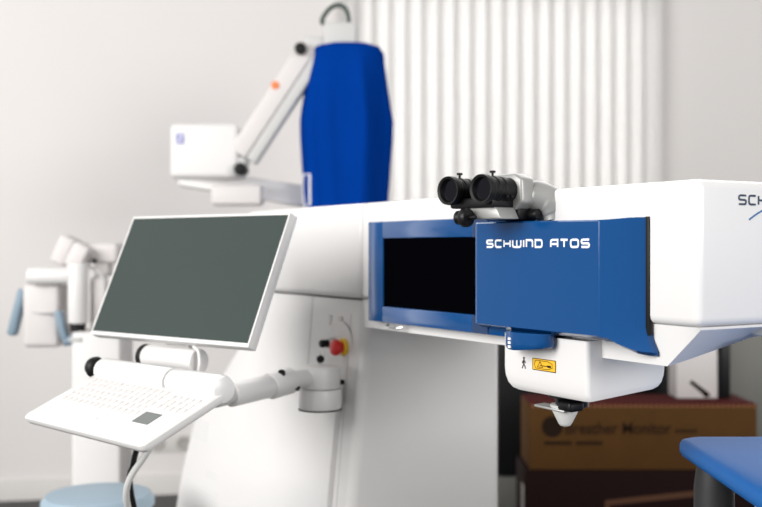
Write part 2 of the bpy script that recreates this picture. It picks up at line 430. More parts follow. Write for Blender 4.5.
bm = lettering('SCHWIND', .138, 1.3348, .0168, .140, lambda u, v, d: (.1586+d, u, v), .19)
obj('lettering', bm, 'navy', arm, label='dark lettering on the end of the arm')
bm = new(); pp = [(.1625, 1.3125)]
for i in range(1, 13): tt = i/12; pp.append((.1625+.11*tt, 1.3125+.019*math.sin(tt*PI)))
add_ribbon(bm, pp, .0028, lambda u, v, d: (.1586+d, u, v)); obj('swoosh', bm, 'swoosh', arm)

# laser head below the cover
bm = new()
def head_ring(z, ins, x0=-.292, x1=-.062): return [(x, y, z) for x, y in rrect(x0+ins*1.0, x1-ins*.12, .028+ins*.25, .212-ins*.7, .009)]
def tilt(r_, f): return [(x, y, z+(y-.03)*f) for x, y, z in r_]
add_loft(bm, [head_ring(1.112, 0), tilt(head_ring(1.048, 0), .04), tilt(head_ring(1.034, .002), .06), tilt(head_ring(1.021, .008), .07), tilt(head_ring(1.0125, .018), .08), tilt(head_ring(1.0085, .032), .085)])
head = obj('laser_head', bm, 'white', lm, ang=34)
def on_head(u, v, d): return (u, .0277-d, v)
bm = new(); bx(bm, (-.204, .0268, 1.0515), (-.141, .0285, 1.0725)); wl = obj('warning_label', bm, 'label_yellow', head)
def on_label(u, v, d): return (u, .0268-d, v)
bm = new()
add_ribbon(bm, [(-.2035, 1.052), (-.1415, 1.052), (-.1415, 1.072), (-.2035, 1.072)], .0012, on_label, True, .0003)
add_ribbon(bm, [(-.195, 1.055), (-.162, 1.055), (-.150, 1.0585), (-.150, 1.0655), (-.162, 1.069), (-.195, 1.069), (-.199, 1.062)], .001, on_label, True, .0003)
add_ribbon(bm, [(-.190, 1.0575), (-.176, 1.0575), (-.183, 1.0675)], .0012, on_label, True, .0003)
add_ribbon(bm, [(-.183, 1.0605), (-.160, 1.0605)], .0016, on_label, False, .0003)
add_ribbon(bm, [(-.163, 1.0605), (-.157, 1.0605), (-.1535, 1.0605)], .004, on_label, False, .0003)
obj('pictogram', bm, 'black', wl)
bm = new()
add_lathe(bm, (-.2295, .0285, 1.0695), (0, -1, 0), [(.0022, 0), (.0022, .0012), (0, .0012)], 12)
add_ribbon(bm, [(-.2295, 1.0675), (-.2295, 1.0590)], .0032, on_head)
add_ribbon(bm, [(-.2295, 1.0595), (-.2325, 1.0545), (-.2345, 1.0505)], .0017, on_head)
add_ribbon(bm, [(-.2295, 1.0595), (-.2265, 1.0550), (-.2250, 1.0505)], .0017, on_head)
add_ribbon(bm, [(-.2295, 1.0665), (-.2335, 1.0620), (-.2345, 1.0595)], .0013, on_head)
add_ribbon(bm, [(-.2295, 1.0665), (-.2255, 1.0625), (-.2240, 1.0610)], .0013, on_head)
obj('walking_figure_symbol', bm, 'black', head)
bm = new(); bx(bm, (-.185, .020, 1.104), (-.142, .0285, 1.1110)); obj('small_sticker', bm, 'label_yellow', head)
# blue focus tab under the cover
bm = new(); r = []
for z, s in ((1.120, 1.0), (1.098, 1.0), (1.091, .97), (1.088, .90)):
    ring = []
    for i in range(36):
        a = 2*PI*i/36; x = math.cos(a); y = math.sin(a)
        ring.append((-.200+(.048 if x < 0 else .066)*x*s, .012+.032*y*s, z+(.006*x if x > 0 and z < 1.11 else 0)))
    r.append(ring)
add_loft(bm, r); ft = obj('focus_tab', bm, 'blue', lm)
bm = new()
for z in (1.094, 1.101, 1.108): bx(bm, (-.2135, -.0212, z-.0022), (-.2065, -.0195, z+.0022))
obj('tab_mark', bm, 'print_white', ft)
# aiming nozzle
bm = new(); add_lathe(bm, (-.176, .105, 1.018), (0, 0, -1), [(.060, 0), (.058, .010), (.048, .018), (.038, .022), (.0, .022)], 32); nz_ = obj('nozzle_mount', bm, 'black', head)
bm = new(); add_box(bm, (-.192, .066, .9815), (.068, .030, .0045), .0018, 2, Euler((0, R(4), R(12))).to_matrix()); obj('shutter_plate', bm, 'silver', nz_)
bm = new(); add_box(bm, (-.158, .074, .989), (.040, .034, .018), .006, 3); add_cyl(bm, (-.176, .095, 1.0), (-.176, .095, .985), .030); obj('clamp_block', bm, 'black', nz_)
bm = new(); add_lathe(bm, (-.180, .082, .988), (0, 0, -1), [(.027, 0), (.026, .006), (.021, .016), (.012, .034), (.009, .038), (.004, .0395), (0, .0395)], 32); obj('nozzle_cone', bm, 'nozzle', nz_)

# emergency stop, key switch and port on the service panel
ye = yf(1.03)
bm = new(); add_lathe(bm, (-.985, ye+.001, 1.030), (0, -1, 0), [(.060, 0), (.058, .0025), (.0, .0025)], 40); obj('switch_plate', bm, 'white_matt', lm)
bm = new(); add_lathe(bm, (-.963, ye, 1.028), (0, -1, 0), [(.0215, 0), (.0215, .008), (.019, .010), (0, .010)], 32); es = obj('emergency_stop', bm, 'yellow', lm)
bm = new(); add_lathe(bm, (-.963, ye-.009, 1.028), (0, -1, 0), [(.013, 0), (.013, .008), (.019, .012), (.020, .018), (.017, .024), (.008, .027), (0, .0275)], 32); obj('stop_button', bm, 'red', es)
bm = new(); add_lathe(bm, (-1.012, ye, 1.034), (0, -1, 0), [(.0145, 0), (.0145, .014), (.011, .017), (.011, .021), (0, .021)], 28); ks = obj('key_switch', bm, 'grey', lm)
bm = new(); add_cyl(bm, (-1.012, ye-.018, 1.034), (-1.012, ye-.042, 1.034), .0095, .003); obj('key_barrel', bm, 'black', ks)
bm = new(); bx(bm, (-1.008, yf(1.085)-.0016, 1.071), (-.986, yf(1.085)+.004, 1.100), .0015); po = obj('port', bm, 'offwhite', lm)
bm = new(); add_lathe(bm, (-.997, yf(1.085)-.0012, 1.086), (0, -1, 0), [(.0045, 0), (.0045, .001), (0, .001)], 16); obj('port_hole', bm, 'black', po)
bm = new(); bx(bm, (-1.058, yf(1.085)-.001, 1.071), (-1.040, yf(1.085)+.004, 1.100), .001); obj('port_cover', bm, 'offwhite', lm)
# swing arm hinge bracket fixed to the panel
HX, HY = -.915, -.030
bm = new(); add_cyl(bm, (HX, HY, .893), (HX, HY, .940), .050, .003, 40); add_prism(bm, [(HX-.046, HY, .893), (HX+.048, HY, .893), (HX-.037, .056, .893), (HX-.125, .056, .893)], (0, 0, .047), .002)
hb = obj('hinge_bracket', bm, 'white', lm)
bm = new(); bx(bm, (HX-.130, yf(.9)-.006, .889), (HX-.034, yf(.9)+.006, .950), .001); add_lathe(bm, (HX, HY, .8935), (0, 0, -1), [(.051, 0), (.051, .003), (0, .003)], 40); obj('hinge_backplate', bm, 'rubber', hb)
bm = new()
for z in (.926, .921, .912): add_prism(bm, [(HX+.032, -.0125, z), (HX+.034, -.0125, z), (HX-.010, .0295, z), (HX-.012, .0295, z)], (0, 0, .0024))
obj('fine_print', bm, 'grey', hb)

# hanging key with tag
kt = mw(-1.012, ye-.034, 1.024)
kf = thing('hanging_key', 'small black key fob hanging on a cord below the key switch', 'key', kt)
bm = new(); add_tube(bm, [(0, 0, .002), (-.004, -.003, -.010), (-.006, -.002, -.018)], .0012, 8); obj('cord', bm, 'steel', kf)
bm = new(); add_lathe(bm, (-.006, -.002, -.018), (0, 0, -1), [(.003, 0), (.009, .004), (.010, .012), (.006, .018), (0, .019)], 20); obj('fob', bm, 'black', kf)
bm = new(); add_box(bm, (-.007, -.002, -.052), (.005, .002, .034), .0008); obj('key_blade', bm, 'steel', kf)

# ------------------------------------------------------------------ binocular microscope on the machine
bo = thing('binocular_microscope', 'black binocular eyepieces with silver housing mounted above the blue cover', 'microscope', (.150, 1.868, 1.316), (0, 0, R(-48)))
EZ = .055
def eyetube(sx):
    bm = new(); p = (sx, 0, EZ)
    add_lathe(bm, p, (0, 1, 0), [(.019, .004), (.0215, -.004), (.0255, -.006), (.0262, .0), (.0255, .008), (.0225, .012), (.0225, .020), (.0238, .022), (.0238, .029), (.0222, .031),
         (.0222, .038), (.0235, .040), (.0235, .052), (.0225, .055), (.0225, .095), (.0, .095)], 40)
    e = obj('eyepiece', bm, 'rubber', bo, ang=30)
    bm = new(); add_lathe(bm, p, (0, 1, 0), [(.019, .0035), (.010, .010), (0, .0115)], 32); obj('lens', bm, 'glass', e)
    bm = new(); add_cyl(bm, (sx-.004, .030, EZ+.022), (sx-.004, .030, EZ+.030), .0022, n=12); add_cyl(bm, (sx-.004, .030, EZ+.0295), (sx-.004, .030, EZ+.0335), .0055, .001, 16); obj('set_screw', bm, 'black', e)
    for k in range(2):
        bm = new(); add_cyl(bm, (sx+.0235, .034+.012*k, EZ-.012), (sx+.029, .034+.012*k, EZ-.014), .003, .0006, 12); obj('thumb_screw', bm, 'black', e)
for sx in (-.040, .040): eyetube(sx)
bm = new(); bx(bm, (-.052, .012, EZ-.032), (.052, .085, EZ-.014), .004); bx(bm, (-.018, .040, EZ-.018), (.018, .085, EZ+.014), .004); obj('eyepiece_carrier', bm, 'black', bo)
bm = new()
add_prism(bm, [(-.066, .066, EZ-.034), (-.066, .066, EZ+.014), (-.050, .066, EZ+.028), (.054, .066, EZ+.030), (.071, .066, EZ+.020), (.073, .066, EZ-.022), (.058, .066, EZ-.036)], (0, .036, 0), .005, 3)
add_prism(bm, [(.0, .098, EZ-.030), (.0, .098, EZ+.018), (.058, .098, EZ+.014), (.062, .098, EZ-.026)], (0, .03, -.004), .006, 3)
obj('prism_housing', bm, 'silver', bo)
bm = new(); add_tube(bm, [(.030, .100, EZ-.008), (.056, .118, EZ-.010), (.076, .134, EZ-.020), (.084, .142, EZ-.038), (.086, .144, EZ-.052)], [.027, .030, .031, .030, .028], 24, 8); obj('elbow', bm, 'silver', bo)
bm = new(); bx(bm, (-.02, .070, .002), (.062, .125, EZ-.030), .004); add_cyl(bm, (.05, .10, .012), (.082, .10, .012), .010, .002); obj('base_mount', bm, 'black', bo)
bm = new(); add_prism(bm, [(.006, .018, .003), (.066, .018, .003), (.054, .018, .024), (-.012, .018, .024)], (0, .05, 0), .003, 2); obj('mount_plate', bm, 'silver', bo)
bm = new()
add_lathe(bm, (.006, .002, .006), (-1, -.1, 0), [(.004, -.014), (.004, 0), (.0155, 0), (.017, .003), (.017, .012), (.0155, .014), (.007, .014), (.007, .016), (.012, .016), (.0125, .025), (.011, .027), (0, .027)], 28)
obj('adjusting_knob', bm, 'black', bo)

# ------------------------------------------------------------------ touch monitor
MW, MH = .530, .306
mon = thing('monitor', 'large white framed touch monitor with dark grey screen tilted back', 'monitor', (-.438, 2.369, 1.205), (PI/2-.425, 0, -.678))
bm = new()
b0x, b0y = .0045, .006; bb = .009
bx(bm, (-MW/2, -MH/2, -.026), (MW/2, MH/2, -.003), .003)
for a, b in (((-MW/2, MH/2-b0y, -.004), (MW/2, MH/2, 0)), ((-MW/2, -MH/2, -.004), (MW/2, -MH/2+bb, 0)), ((-MW/2, -MH/2+bb, -.004), (-MW/2+b0x, MH/2-b0y, 0)), ((MW/2-b0x, -MH/2+bb, -.004), (MW/2, MH/2-b0y, 0))): bx(bm, a, b, .001)
obj('housing', bm, 'white_matt', mon)
bm = new(); bx(bm, (-MW/2+b0x, -MH/2+bb, -.004), (MW/2-b0x, MH/2-b0y, -.001)); obj('screen', bm, 'monitor', mon)
bm = new(); bx(bm, (-.12, -.10, -.062), (.12, .08, -.025), .008); obj('rear_cover', bm, 'white_matt', mon)
bm = new(); add_cyl(bm, (-.085, -MH/2-.028, -.045), (.085, -MH/2-.028, -.045), .028, .003, 36); hc = obj('hinge_barrel', bm, 'white', mon)
bm = new(); add_cyl(bm, (-.100, -MH/2-.028, -.045), (-.085, -MH/2-.028, -.045), .0285, .002, 36); obj('end_cap', bm, 'rubber', hc)
bm = new(); bx(bm, (-.04, -MH/2-.03, -.062), (.04, -.06, -.040), .004); obj('neck', bm, 'white_matt', mon)
bm = new(); add_tube(bm, [(.080, -MH/2-.002, -.02), (.098, -MH/2-.012, -.022), (.105, -MH/2-.035, -.03), (.100, -MH/2-.06, -.04)], .004, 10); obj('loop_cable', bm, 'white_matt', mon)

# ------------------------------------------------------------------ keyboard tray
KW, KH = .450, .192
kb = thing('keyboard_tray', 'white keyboard tray with dark touchpad tilted below the monitor', 'keyboard', (-.507, 2.045, .966), (PI/2-1.158, 0, -.797))
bm = new(); add_loft(bm, [[(x, y, z) for x, y in rrect(-KW/2+i, KW/2-i, -KH/2+i, KH/2-i, .012)] for z, i in ((-.022, .012), (-.018, .004), (-.010, 0), (-.003, 0), (0, .003))])
obj('tray', bm, 'white_matt', kb)
bm = new()
for r_ in range(5):
    n = 14; y = .058-r_*.0185
    for c in range(n):
        x0 = -.205+c*.0212+(r_ % 3)*.002
        if x0 > .085: continue
        bx(bm, (x0, y-.0078, -.001), (x0+.0186, y+.0078, .0022), .0012, 1)
for r_ in range(3):
    for c in range(5): bx(bm, (.105+c*.0205, .042-r_*.017, -.001), (.123+c*.0205, .057-r_*.017, .0022), .0012, 1)
obj('keys', bm, 'offwhite', kb)
bm = new(); bx(bm, (.108, -.040, -.001), (.161, -.005, .0009)); obj('touchpad', bm, mat('grey_touchpad', (.07, .085, .078), .4), kb)
for x in (-.18, .005):
    bm = new(); add_cyl(bm, (x, -.0535, 0), (x, -.0535, .001), .0028, n=12); obj('indicator', bm, 'grey', kb)
bm = new(); add_cyl(bm, (-.215, .099, .001), (.050, .099, .001), .0265, .005, 36); add_cyl(bm, (.0515, .099, .001), (.224, .099, .001), .027, .012, 36); bx(bm, (-.20, .085, -.018), (.215, .110, -.004), .003)
hd = obj('handle_tube', bm, 'white', kb)
bm = new(); add_lathe(bm, (-.215, .099, .001), (-1, .0, .12), [(.010, -.004), (.010, .016), (.016, .018), (.0225, .026), (.0235, .034), (.020, .044), (.011, .051), (0, .053)], 28); obj('end_knob', bm, 'rubber', hd)

# ------------------------------------------------------------------ swing arm from hinge to keyboard and monitor
hw = mw(HX, HY, 0)
sa = thing('swing_arm', 'white jointed swing arm from the machine hinge to keyboard tray', 'support arm', (hw.x, hw.y, .942))
P = lambda x, y, z: Vector((x-hw.x, y-hw.y, z-.942))
bm = new(); add_lathe(bm, (0, 0, 0), (0, 0, 1), [(.046, 0), (.047, .002), (.047, .044), (.044, .049), (.040, .051), (0, .051)], 40); obj('hinge_drum', bm, 'white', sa)
bm = new(); add_tube(bm, [P(hw.x, hw.y, .968), P(-.19, 2.42, .968), P(-.222, 2.385, .965)], .020, 20, 6); obj('link', bm, 'white', sa)
bm = new(); add_lathe(bm, P(-.205, 2.405, .967), Vector((-.45, -.65, -.06)), [(.022, 0), (.030, .006), (.030, .07), (.027, .076), (0, .076)], 28)
obj('elbow_cover', bm, 'white', sa)
bm = new(); add_lathe(bm, P(-.222, 2.372, .982), Vector((.05, -.9, .35)), [(.0085, 0), (.0085, .022), (0, .022)], 20); obj('pivot_cap', bm, 'black', sa)
bm = new(); add_box(bm, P(-.203, 2.385, .956), (.036, .026, .012), .003, 2, Euler((0, R(20), R(40))).to_matrix()); obj('elbow_gap', bm, 'black', sa)
bm = new(); add_cyl(bm, P(-.240, 2.355, .962), P(-.318, 2.235, .957), .0255, .003); obj('forearm', bm, 'white', sa)
bm = new(); add_cyl(bm, P(-.318, 2.235, .957), P(-.345, 2.195, .955), .019, .002); jt = obj('joint', bm, 'grey', sa)
bm = new(); add_lathe(bm, P(-.322, 2.225, .975), Vector((-.55, -.8, 0)), [(.009, 0), (.009, .018), (0, .018)], 18); obj('release_button', bm, 'amber', jt)
bm = new(); add_tube(bm, [P(-.345, 2.195, .955), P(-.37, 2.15, .96), P(-.42, 2.13, .975), P(-.45, 2.13, .985)], .012, 14, 6); obj('tray_stem', bm, 'white', sa)
bm = new(); add_tube(bm, [P(-.36, 2.17, .955), P(-.385, 2.26, .97), P(-.41, 2.34, 1.0), P(-.425, 2.385, 1.03)], .016, 14, 6); obj('monitor_stem', bm, 'white', sa)

# cables hanging below the tray
for i, (lab, pts, r, m) in enumerate((
    ('black cable hanging from the keyboard tray beside the white column', [(-.46, 2.14, .955), (-.49, 2.16, .88), (-.515, 2.2, .82), (-.53, 2.25, .74), (-.50, 2.4, .40), (-.55, 2.5, .01)], .006, 'rubber'),
    ('pale grey cable loop hanging nearest the machine base', [(-.44, 2.16, .955), (-.475, 2.18, .86), (-.53, 2.2, .76), (-.52, 2.3, .60), (-.52, 2.4, .3), (-.5, 2.45, .01)], .007, 'grey'))):
    bm = new(); add_tube(bm, pts, r, 10, 8); tag(obj('hanging_cable', bm, m), lab, 'cable')

# ------------------------------------------------------------------ surgical microscope behind the machine
sm_o = Vector((-.15, 4.45, 0))
sm = thing('surgical_microscope', 'white surgical microscope stand with angled arm and square box behind the machine', 'surgical microscope', sm_o)
Q = lambda x, y, z: Vector((x, y, z))-sm_o
bm = new()
for a in (20, 110, 200, 290):
    add_box(bm, (.22*math.cos(R(a)), .22*math.sin(R(a)), .08), (.46, .12, .07), .02, 3, Matrix.Rotation(R(a), 3, 'Z'))
add_cyl(bm, (0, 0, .05), (0, 0, .16), .14, .01)
base = obj('base', bm, 'white_matt', sm)
for a in (20, 110, 200, 290):
    bm = new(); c, s_ = math.cos(R(a)), math.sin(R(a)); add_cyl(bm, (.40*c-.02*s_, .40*s_+.02*c, .04), (.40*c+.02*s_, .40*s_-.02*c, .04), .04, .005, 20); obj('caster', bm, 'rubber', base)
bm = new(); add_cyl(bm, (0, 0, .15), (0, 0, 1.42), .065, .01); add_cyl(bm, (0, 0, 1.36), (0, 0, 1.50), .085, .01); obj('column', bm, 'white_matt', sm)
bm = new(); bm2 = add_prism(bm, [Q(-.80, 4.15, 1.545), Q(-.62, 4.15, 1.56), Q(-.08, 4.38, 1.490), Q(-.08, 4.38, 1.425), Q(-.34, 4.26, 1.435), Q(-.55, 4.15, 1.475), Q(-.80, 4.15, 1.510)], (0, .13, 0), .012, 3); obj('boom', bm, 'white_matt', sm)
bm = new(); add_box(bm, Q(-.57, 4.21, 1.475), (.20, .11, .08), .012, 3); obj('boom_motor', bm, 'offwhite', sm)
bm = new(); bx(bm, Q(-.825, 4.12, 1.538), Q(-.555, 4.34, 1.752), .022, 4); cb = obj('control_box', bm, 'white_matt', sm)
bm = new()
fb = lambda u, v, d: Q(u, 4.1198-d, v)
bx(bm, Q(-.797, 4.1185, 1.672), Q(-.767, 4.1205, 1.712)); lg = obj('emblem', bm, 'violet', cb)
bm = new(); add_ribbon(bm, [(-.792, 1.703), (-.773, 1.703), (-.791, 1.682), (-.772, 1.682)], .005, lambda u, v, d: Q(u, 4.1184-d, v)); obj('emblem_letter', bm, 'print_white', lg)
bm = new(); add_cyl(bm, Q(-.56, 4.16, 1.545), Q(-.545, 4.16, 1.62), .03, .004); obj('pivot_post', bm, 'grey', sm)
bm = new(); add_cyl(bm, Q(-.545, 4.08, 1.572), Q(-.545, 4.18, 1.572), .024, .004); obj('pivot_knob', bm, 'rubber', sm)
# parallelogram arm: pale upper beam, darker lower beam
d = Vector((-.225, 4.2, 2.08))-Vector((-.545, 4.16, 1.615)); x_ = d.normalized(); nrm = Vector((-x_.z, 0, x_.x)).normalized()
def beam(p, q, h, y0, y1):
    bm = new(); add_prism(bm, [p+nrm*h, q+nrm*h, q-nrm*h, p-nrm*h], (0, y1-y0, 0), .008, 3); return bm
pa, pb = Q(-.560, 4.12, 1.635), Q(-.285, 4.12, 2.055)
obj('upper_beam', beam(pa, pb, .036, 0, .085), 'offwhite', sm)
obj('lower_beam', beam(pa+Vector((.050, .005, -.030)), pb+Vector((.056, .005, -.02)), .022, 0, .075), 'grey', sm)
bm = new(); add_cyl(bm, Q(-.312, 4.09, 2.040), Q(-.312, 4.13, 2.040), .023, .004); obj('elbow_knob', bm, 'rubber', sm)
bm = new(); add_lathe(bm, Q(-.412, 4.125, 1.900), (0, -1, 0), [(.016, 0), (.016, .008), (0, .012)], 20); obj('round_badge', bm, mat('orange_badge', (.75, .20, .05), .5), sm)
bm = new(); bx(bm, Q(-.225, 4.13, 2.03), Q(-.095, 4.27, 2.150), .01, 3); bx(bm, Q(-.30, 4.15, 2.03), Q(-.20, 4.25, 2.10), .012, 3); obj('head_mount', bm, 'grey', sm)
bm = new(); add_tube(bm, [Q(-.20, 4.20, 2.15), Q(-.235, 4.2, 2.165), Q(-.205, 4.2, 2.215), Q(-.165, 4.2, 2.230), Q(-.135, 4.2, 2.205), Q(-.125, 4.2, 2.14)], .0095, 12); obj('cable_arc', bm, mat('dark_green_cable', (.05, .07, .06), .5), sm)
bm = new(); add_cyl(bm, Q(-.137, 4.20, 1.45), Q(-.137, 4.20, 2.06), .075, .01); add_box(bm, Q(-.137, 4.2, 1.75), (.22, .16, .22), .03, 3); obj('optics_head', bm, 'grey', sm)
bm = new(); add_tube(bm, [Q(-.137, 4.2, 1.50), Q(-.137, 4.3, 1.40)], .03, 12, 2); obj('objective', bm, 'grey', sm)

# blue cloth drape over the microscope head
DRP = [(2.072, .02, .015, -.137), (2.070, .095, .075, -.135), (2.060, .128, .095, -.133), (2.035, .146, .11, -.134), (1.98, .152, .12, -.135), (1.90, .165, .13, -.137), (1.82, .178, .14, -.138), (1.77, .1855, .145, -.137),
       (1.70, .184, .145, -.137), (1.60, .177, .14, -.138), (1.50, .170, .135, -.138), (1.42, .163, .13, -.138), (1.34, .158, .125, -.138)]
def drape_pt(a, i, out=0):
    z, rx, ry, cx = DRP[i]
    am = min(1, max(0, (2.05-z)/.25))
    f = 1+am*(.085*math.sin(5*a+.6)+.06*math.sin(9*a+1.7+z*2)+.02*math.sin(17*a+z*5))
    c, s = math.cos(a), math.sin(a); e = .8
    da = (a-R(285)+PI) % (2*PI)-PI; f += am*.22*math.exp(-(da/.16)**2)-am*.10*math.exp(-((da-.55)/.25)**2)
    x = math.copysign(abs(c)**e, c)*rx; y = math.copysign(abs(s)**e, s)*ry*f
    return (cx+x*(1+.015*am*math.sin(7*a)), 4.20+y-out*(1 if s < 0 else -1), z)
bm = new(); add_loft(bm, [[drape_pt(2*PI*k/96, i) for k in range(96)] for i in range(len(DRP))], cap=False)
t = bm; 
top = [v for v in bm.verts if abs(v.co.z-2.072) < 1e-5]
try: bmesh.ops.contextual_create(bm, geom=top)
except Exception: pass
dr = obj('microscope_drape', bm, 'drape', ang=80)
tag(dr, 'royal blue cloth drape hanging over the surgical microscope head', 'drape')
bm = new()
def dl(u, z, o=.006):
    # point of the front of the drape at x = u
    best = min(range(200), key=lambda k: abs(drape_surf(PI+PI*k/200, z)[0]-u)); p = drape_surf(PI+PI*best/200, z); return (p[0], p[1]-o, z)
def drape_surf(a, z):
    for i in range(len(DRP)-1):
        if DRP[i][0] >= z >= DRP[i+1][0]:
            w = (DRP[i][0]-z)/(DRP[i][0]-DRP[i+1][0]); A, B = Vector(drape_pt(a, i)), Vector(drape_pt(a, i+1)); return A.lerp(B, w)
    return Vector(drape_pt(a, len(DRP)-1))
add_tube(bm, [dl(-.303, 1.555), dl(-.275, 1.550), dl(-.275, 1.50), dl(-.275, 1.435), dl(-.300, 1.430), dl(-.308, 1.50), dl(-.303, 1.555)], .0045, 6, 0)
obj('pocket_outline', bm, 'print_white', dr, label='white rectangular outline on the drape')

# ------------------------------------------------------------------ diagnostic device on a white column at the left
dd = thing('diagnostic_device', 'blurred white diagnostic device with pale blue handles on a white column', 'medical device', (-.955, 3.62, 0))
D = lambda x, y, z: Vector((x+.955, y-3.62, z))
bm = new(); bx(bm, D(-1.22, 3.40, 0), D(-.69, 3.90, .06), .02, 3); obj('foot', bm, 'white_matt', dd)
bm = new(); bx(bm, D(-1.034, 3.53, .05), D(-.868, 3.71, .985), .012, 3); co = obj('column', bm, 'white_matt', dd)
bm = new(); bx(bm, D(-1.04, 3.525, .955), D(-1.00, 3.531, .968)); obj('name_plate', bm, 'grey', co)
bm = new(); add_cyl(bm, D(-1.031, 3.60, 1.01), D(-1.031, 3.60, 1.215), .034, .006); add_cyl(bm, D(-1.20, 3.60, 1.172), D(-1.02, 3.60, 1.172), .028, .004); tt_ = obj('mast', bm, 'white_matt', dd)
bm = new(); add_cyl(bm, D(-1.031, 3.60, .983), D(-1.031, 3.60, 1.012), .026); obj('mast_collar', bm, 'rubber', tt_)
bm = new(); add_cyl(bm, D(-1.12, 3.62, 1.172), D(-1.12, 3.66, 1.10), .02); bx(bm, D(-1.230, 3.62, .925), D(-1.100, 3.80, 1.145), .02, 4); obj('instrument_box', bm, 'offwhite', dd)
bm = new(); add_tube(bm, [D(-1.215, 3.63, 1.05), D(-1.15, 3.61, 1.045), D(-1.08, 3.61, 1.05)], .004, 8); obj('box_seam', bm, 'grey', dd)
bm = new(); add_box(bm, D(-1.256, 3.66, 1.045), (.030, .05, .165), .010, 3, Euler((0, R(14), 0)).to_matrix()); hl = obj('handle', bm, 'pale_blue', dd)
bm = new(); add_cyl(bm, D(-1.235, 3.68, 1.10), D(-1.21, 3.68, 1.10), .016); obj('handle_stub', bm, 'offwhite', hl)
bm = new(); add_box(bm, D(-1.086, 3.60, 1.005), (.026, .04, .10), .009, 3, Euler((0, R(-14), 0)).to_matrix()); obj('handle', bm, 'pale_blue', dd)
bm = new(); add_cyl(bm, D(-1.078, 3.60, .95), D(-1.045, 3.60, .955), .018); obj('handle_stub', bm, 'pale_blue', dd)
for (x, z, w, h, a) in ((-1.105, 1.258, .055, .10, 24), (-1.055, 1.238, .06, .09, 28)):
    bm = new(); add_box(bm, D(x, 3.72, z), (w, .12, h), .010, 3, Euler((0, R(a), 0)).to_matrix()); obj('viewing_hood', bm, 'offwhite', dd)
bm = new(); bx(bm, D(-1.03, 3.72, 1.21), D(-.925, 3.86, 1.285), .018, 3); bx(bm, D(-1.01, 3.72, 1.165), D(-.96, 3.80, 1.215), .01, 3); obj('optics_barrel', bm, 'offwhite', dd)
bm = new(); bx(bm, D(-1.0, 3.62, .98), D(-.90, 3.74, 1.17), .02, 3); obj('rear_body', bm, 'offwhite', dd)
bm = new(); add_tube(bm, [D(-1.01, 3.64, 1.205), D(-.975, 3.62, 1.19), D(-.945, 3.61, 1.15), D(-.95, 3.61, 1.06), D(-.99, 3.61, 1.0)], .005, 8); obj('lead', bm, 'grey', dd)
bm = new(); add_lathe(bm, D(-1.0, 3.70, 1.222), (0, -1, 0), [(.008, 0), (.008, .02), (0, .02)], 14); obj('hood_screw', bm, 'black', dd)

# ------------------------------------------------------------------ stool
st = thing('round_stool', 'round stool with pale blue padded seat in front of the white column', 'stool', (-.802, 3.0, 0))
bm = new(); add_lathe(bm, (0, 0, .52), (0, 0, 1), [(.13, 0), (.145, .004), (.157, .018), (.157, .034), (.145, .050), (.10, .057), (.05, .060), (0, .061)], 48); obj('seat', bm, 'stool_blue', st)
bm = new(); add_cyl(bm, (0, 0, .06), (0, 0, .28), .028); add_cyl(bm, (0, 0, .28), (0, 0, .52), .018); obj('gas_lift', bm, 'steel', st)
for k in range(5):
    a = 2*PI*k/5+.3; c, s_ = math.cos(a), math.sin(a)
    bm = new(); add_tube(bm, [(0, 0, .085), (.13*c, .13*s_, .08), (.26*c, .26*s_, .055)], .016, 10, 4); lg_ = obj('leg', bm, 'steel', st)
    bm = new(); add_cyl(bm, (.26*c-.012*s_, .26*s_+.012*c, .025), (.26*c+.012*s_, .26*s_-.012*c, .025), .025, .004, 18); obj('caster', bm, 'rubber', lg_)

# ------------------------------------------------------------------ cardboard boxes and the things behind them
def carton(name, label, lo, hi, m):
    o = thing(name, label, 'box', ((lo[0]+hi[0])/2, (lo[1]+hi[1])/2, lo[2]))
    w, d_, h = hi[0]-lo[0], hi[1]-lo[1], hi[2]-lo[2]
    bm = new(); bx(bm, (-w/2, -d_/2, 0), (w/2, d_/2, h), .004, 2); obj('carton_body', bm, m, o)
    return o, w, d_, h
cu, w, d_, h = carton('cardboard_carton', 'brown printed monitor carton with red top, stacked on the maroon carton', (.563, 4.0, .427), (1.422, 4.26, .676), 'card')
bm = new(); bx(bm, (-w/2+.001, -d_/2-.0008, h-.008), (w/2-.001, d_/2+.0008, h+.0015), .001); obj('lid', bm, 'card_red', cu, label='dark red lid flaps')
bm = new(); 
for k in range(44):
    u = -w/2+.012+k*(w-.024)/43; bx(bm, (u-.0055, -d_/2-.0016, h-.012), (u+.0055, -d_/2-.0006, h-.002))
obj('lid_tape', bm, mat('worn_tan_tape', (.26, .11, .045), .8), cu)
def text_mesh(s, size):
    c = bpy.data.curves.new('t', 'FONT'); c.body = s; c.size = size; c.extrude = .0004; c.offset = size*.012
    o = bpy.data.objects.new('t', c); COL.objects.link(o); bpy.context.view_layer.update()
    me = bpy.data.meshes.new_from_object(o.evaluated_get(bpy.context.evaluated_depsgraph_get())); bm = new(); bm.from_mesh(me)
    bpy.data.objects.remove(o); bpy.data.meshes.remove(me); bpy.data.curves.remove(c); return bm
bm = text_mesh('Breather Monitor', .062)
xs = [v.co.x for v in bm.verts]; k = .40/(max(xs)-min(xs))
for v in bm.verts: v.co = Vector((-w/2+.135+(v.co.x-min(xs))*k, -d_/2-.0006-v.co.z, h-.112+v.co.y))
add_lathe(bm, (-w/2+.085, -d_/2-.0002, h-.085), (0, -1, 0), [(.040, 0), (.040, .001), (0, .001)], 28)
obj('printed_title', bm, 'ink', cu)
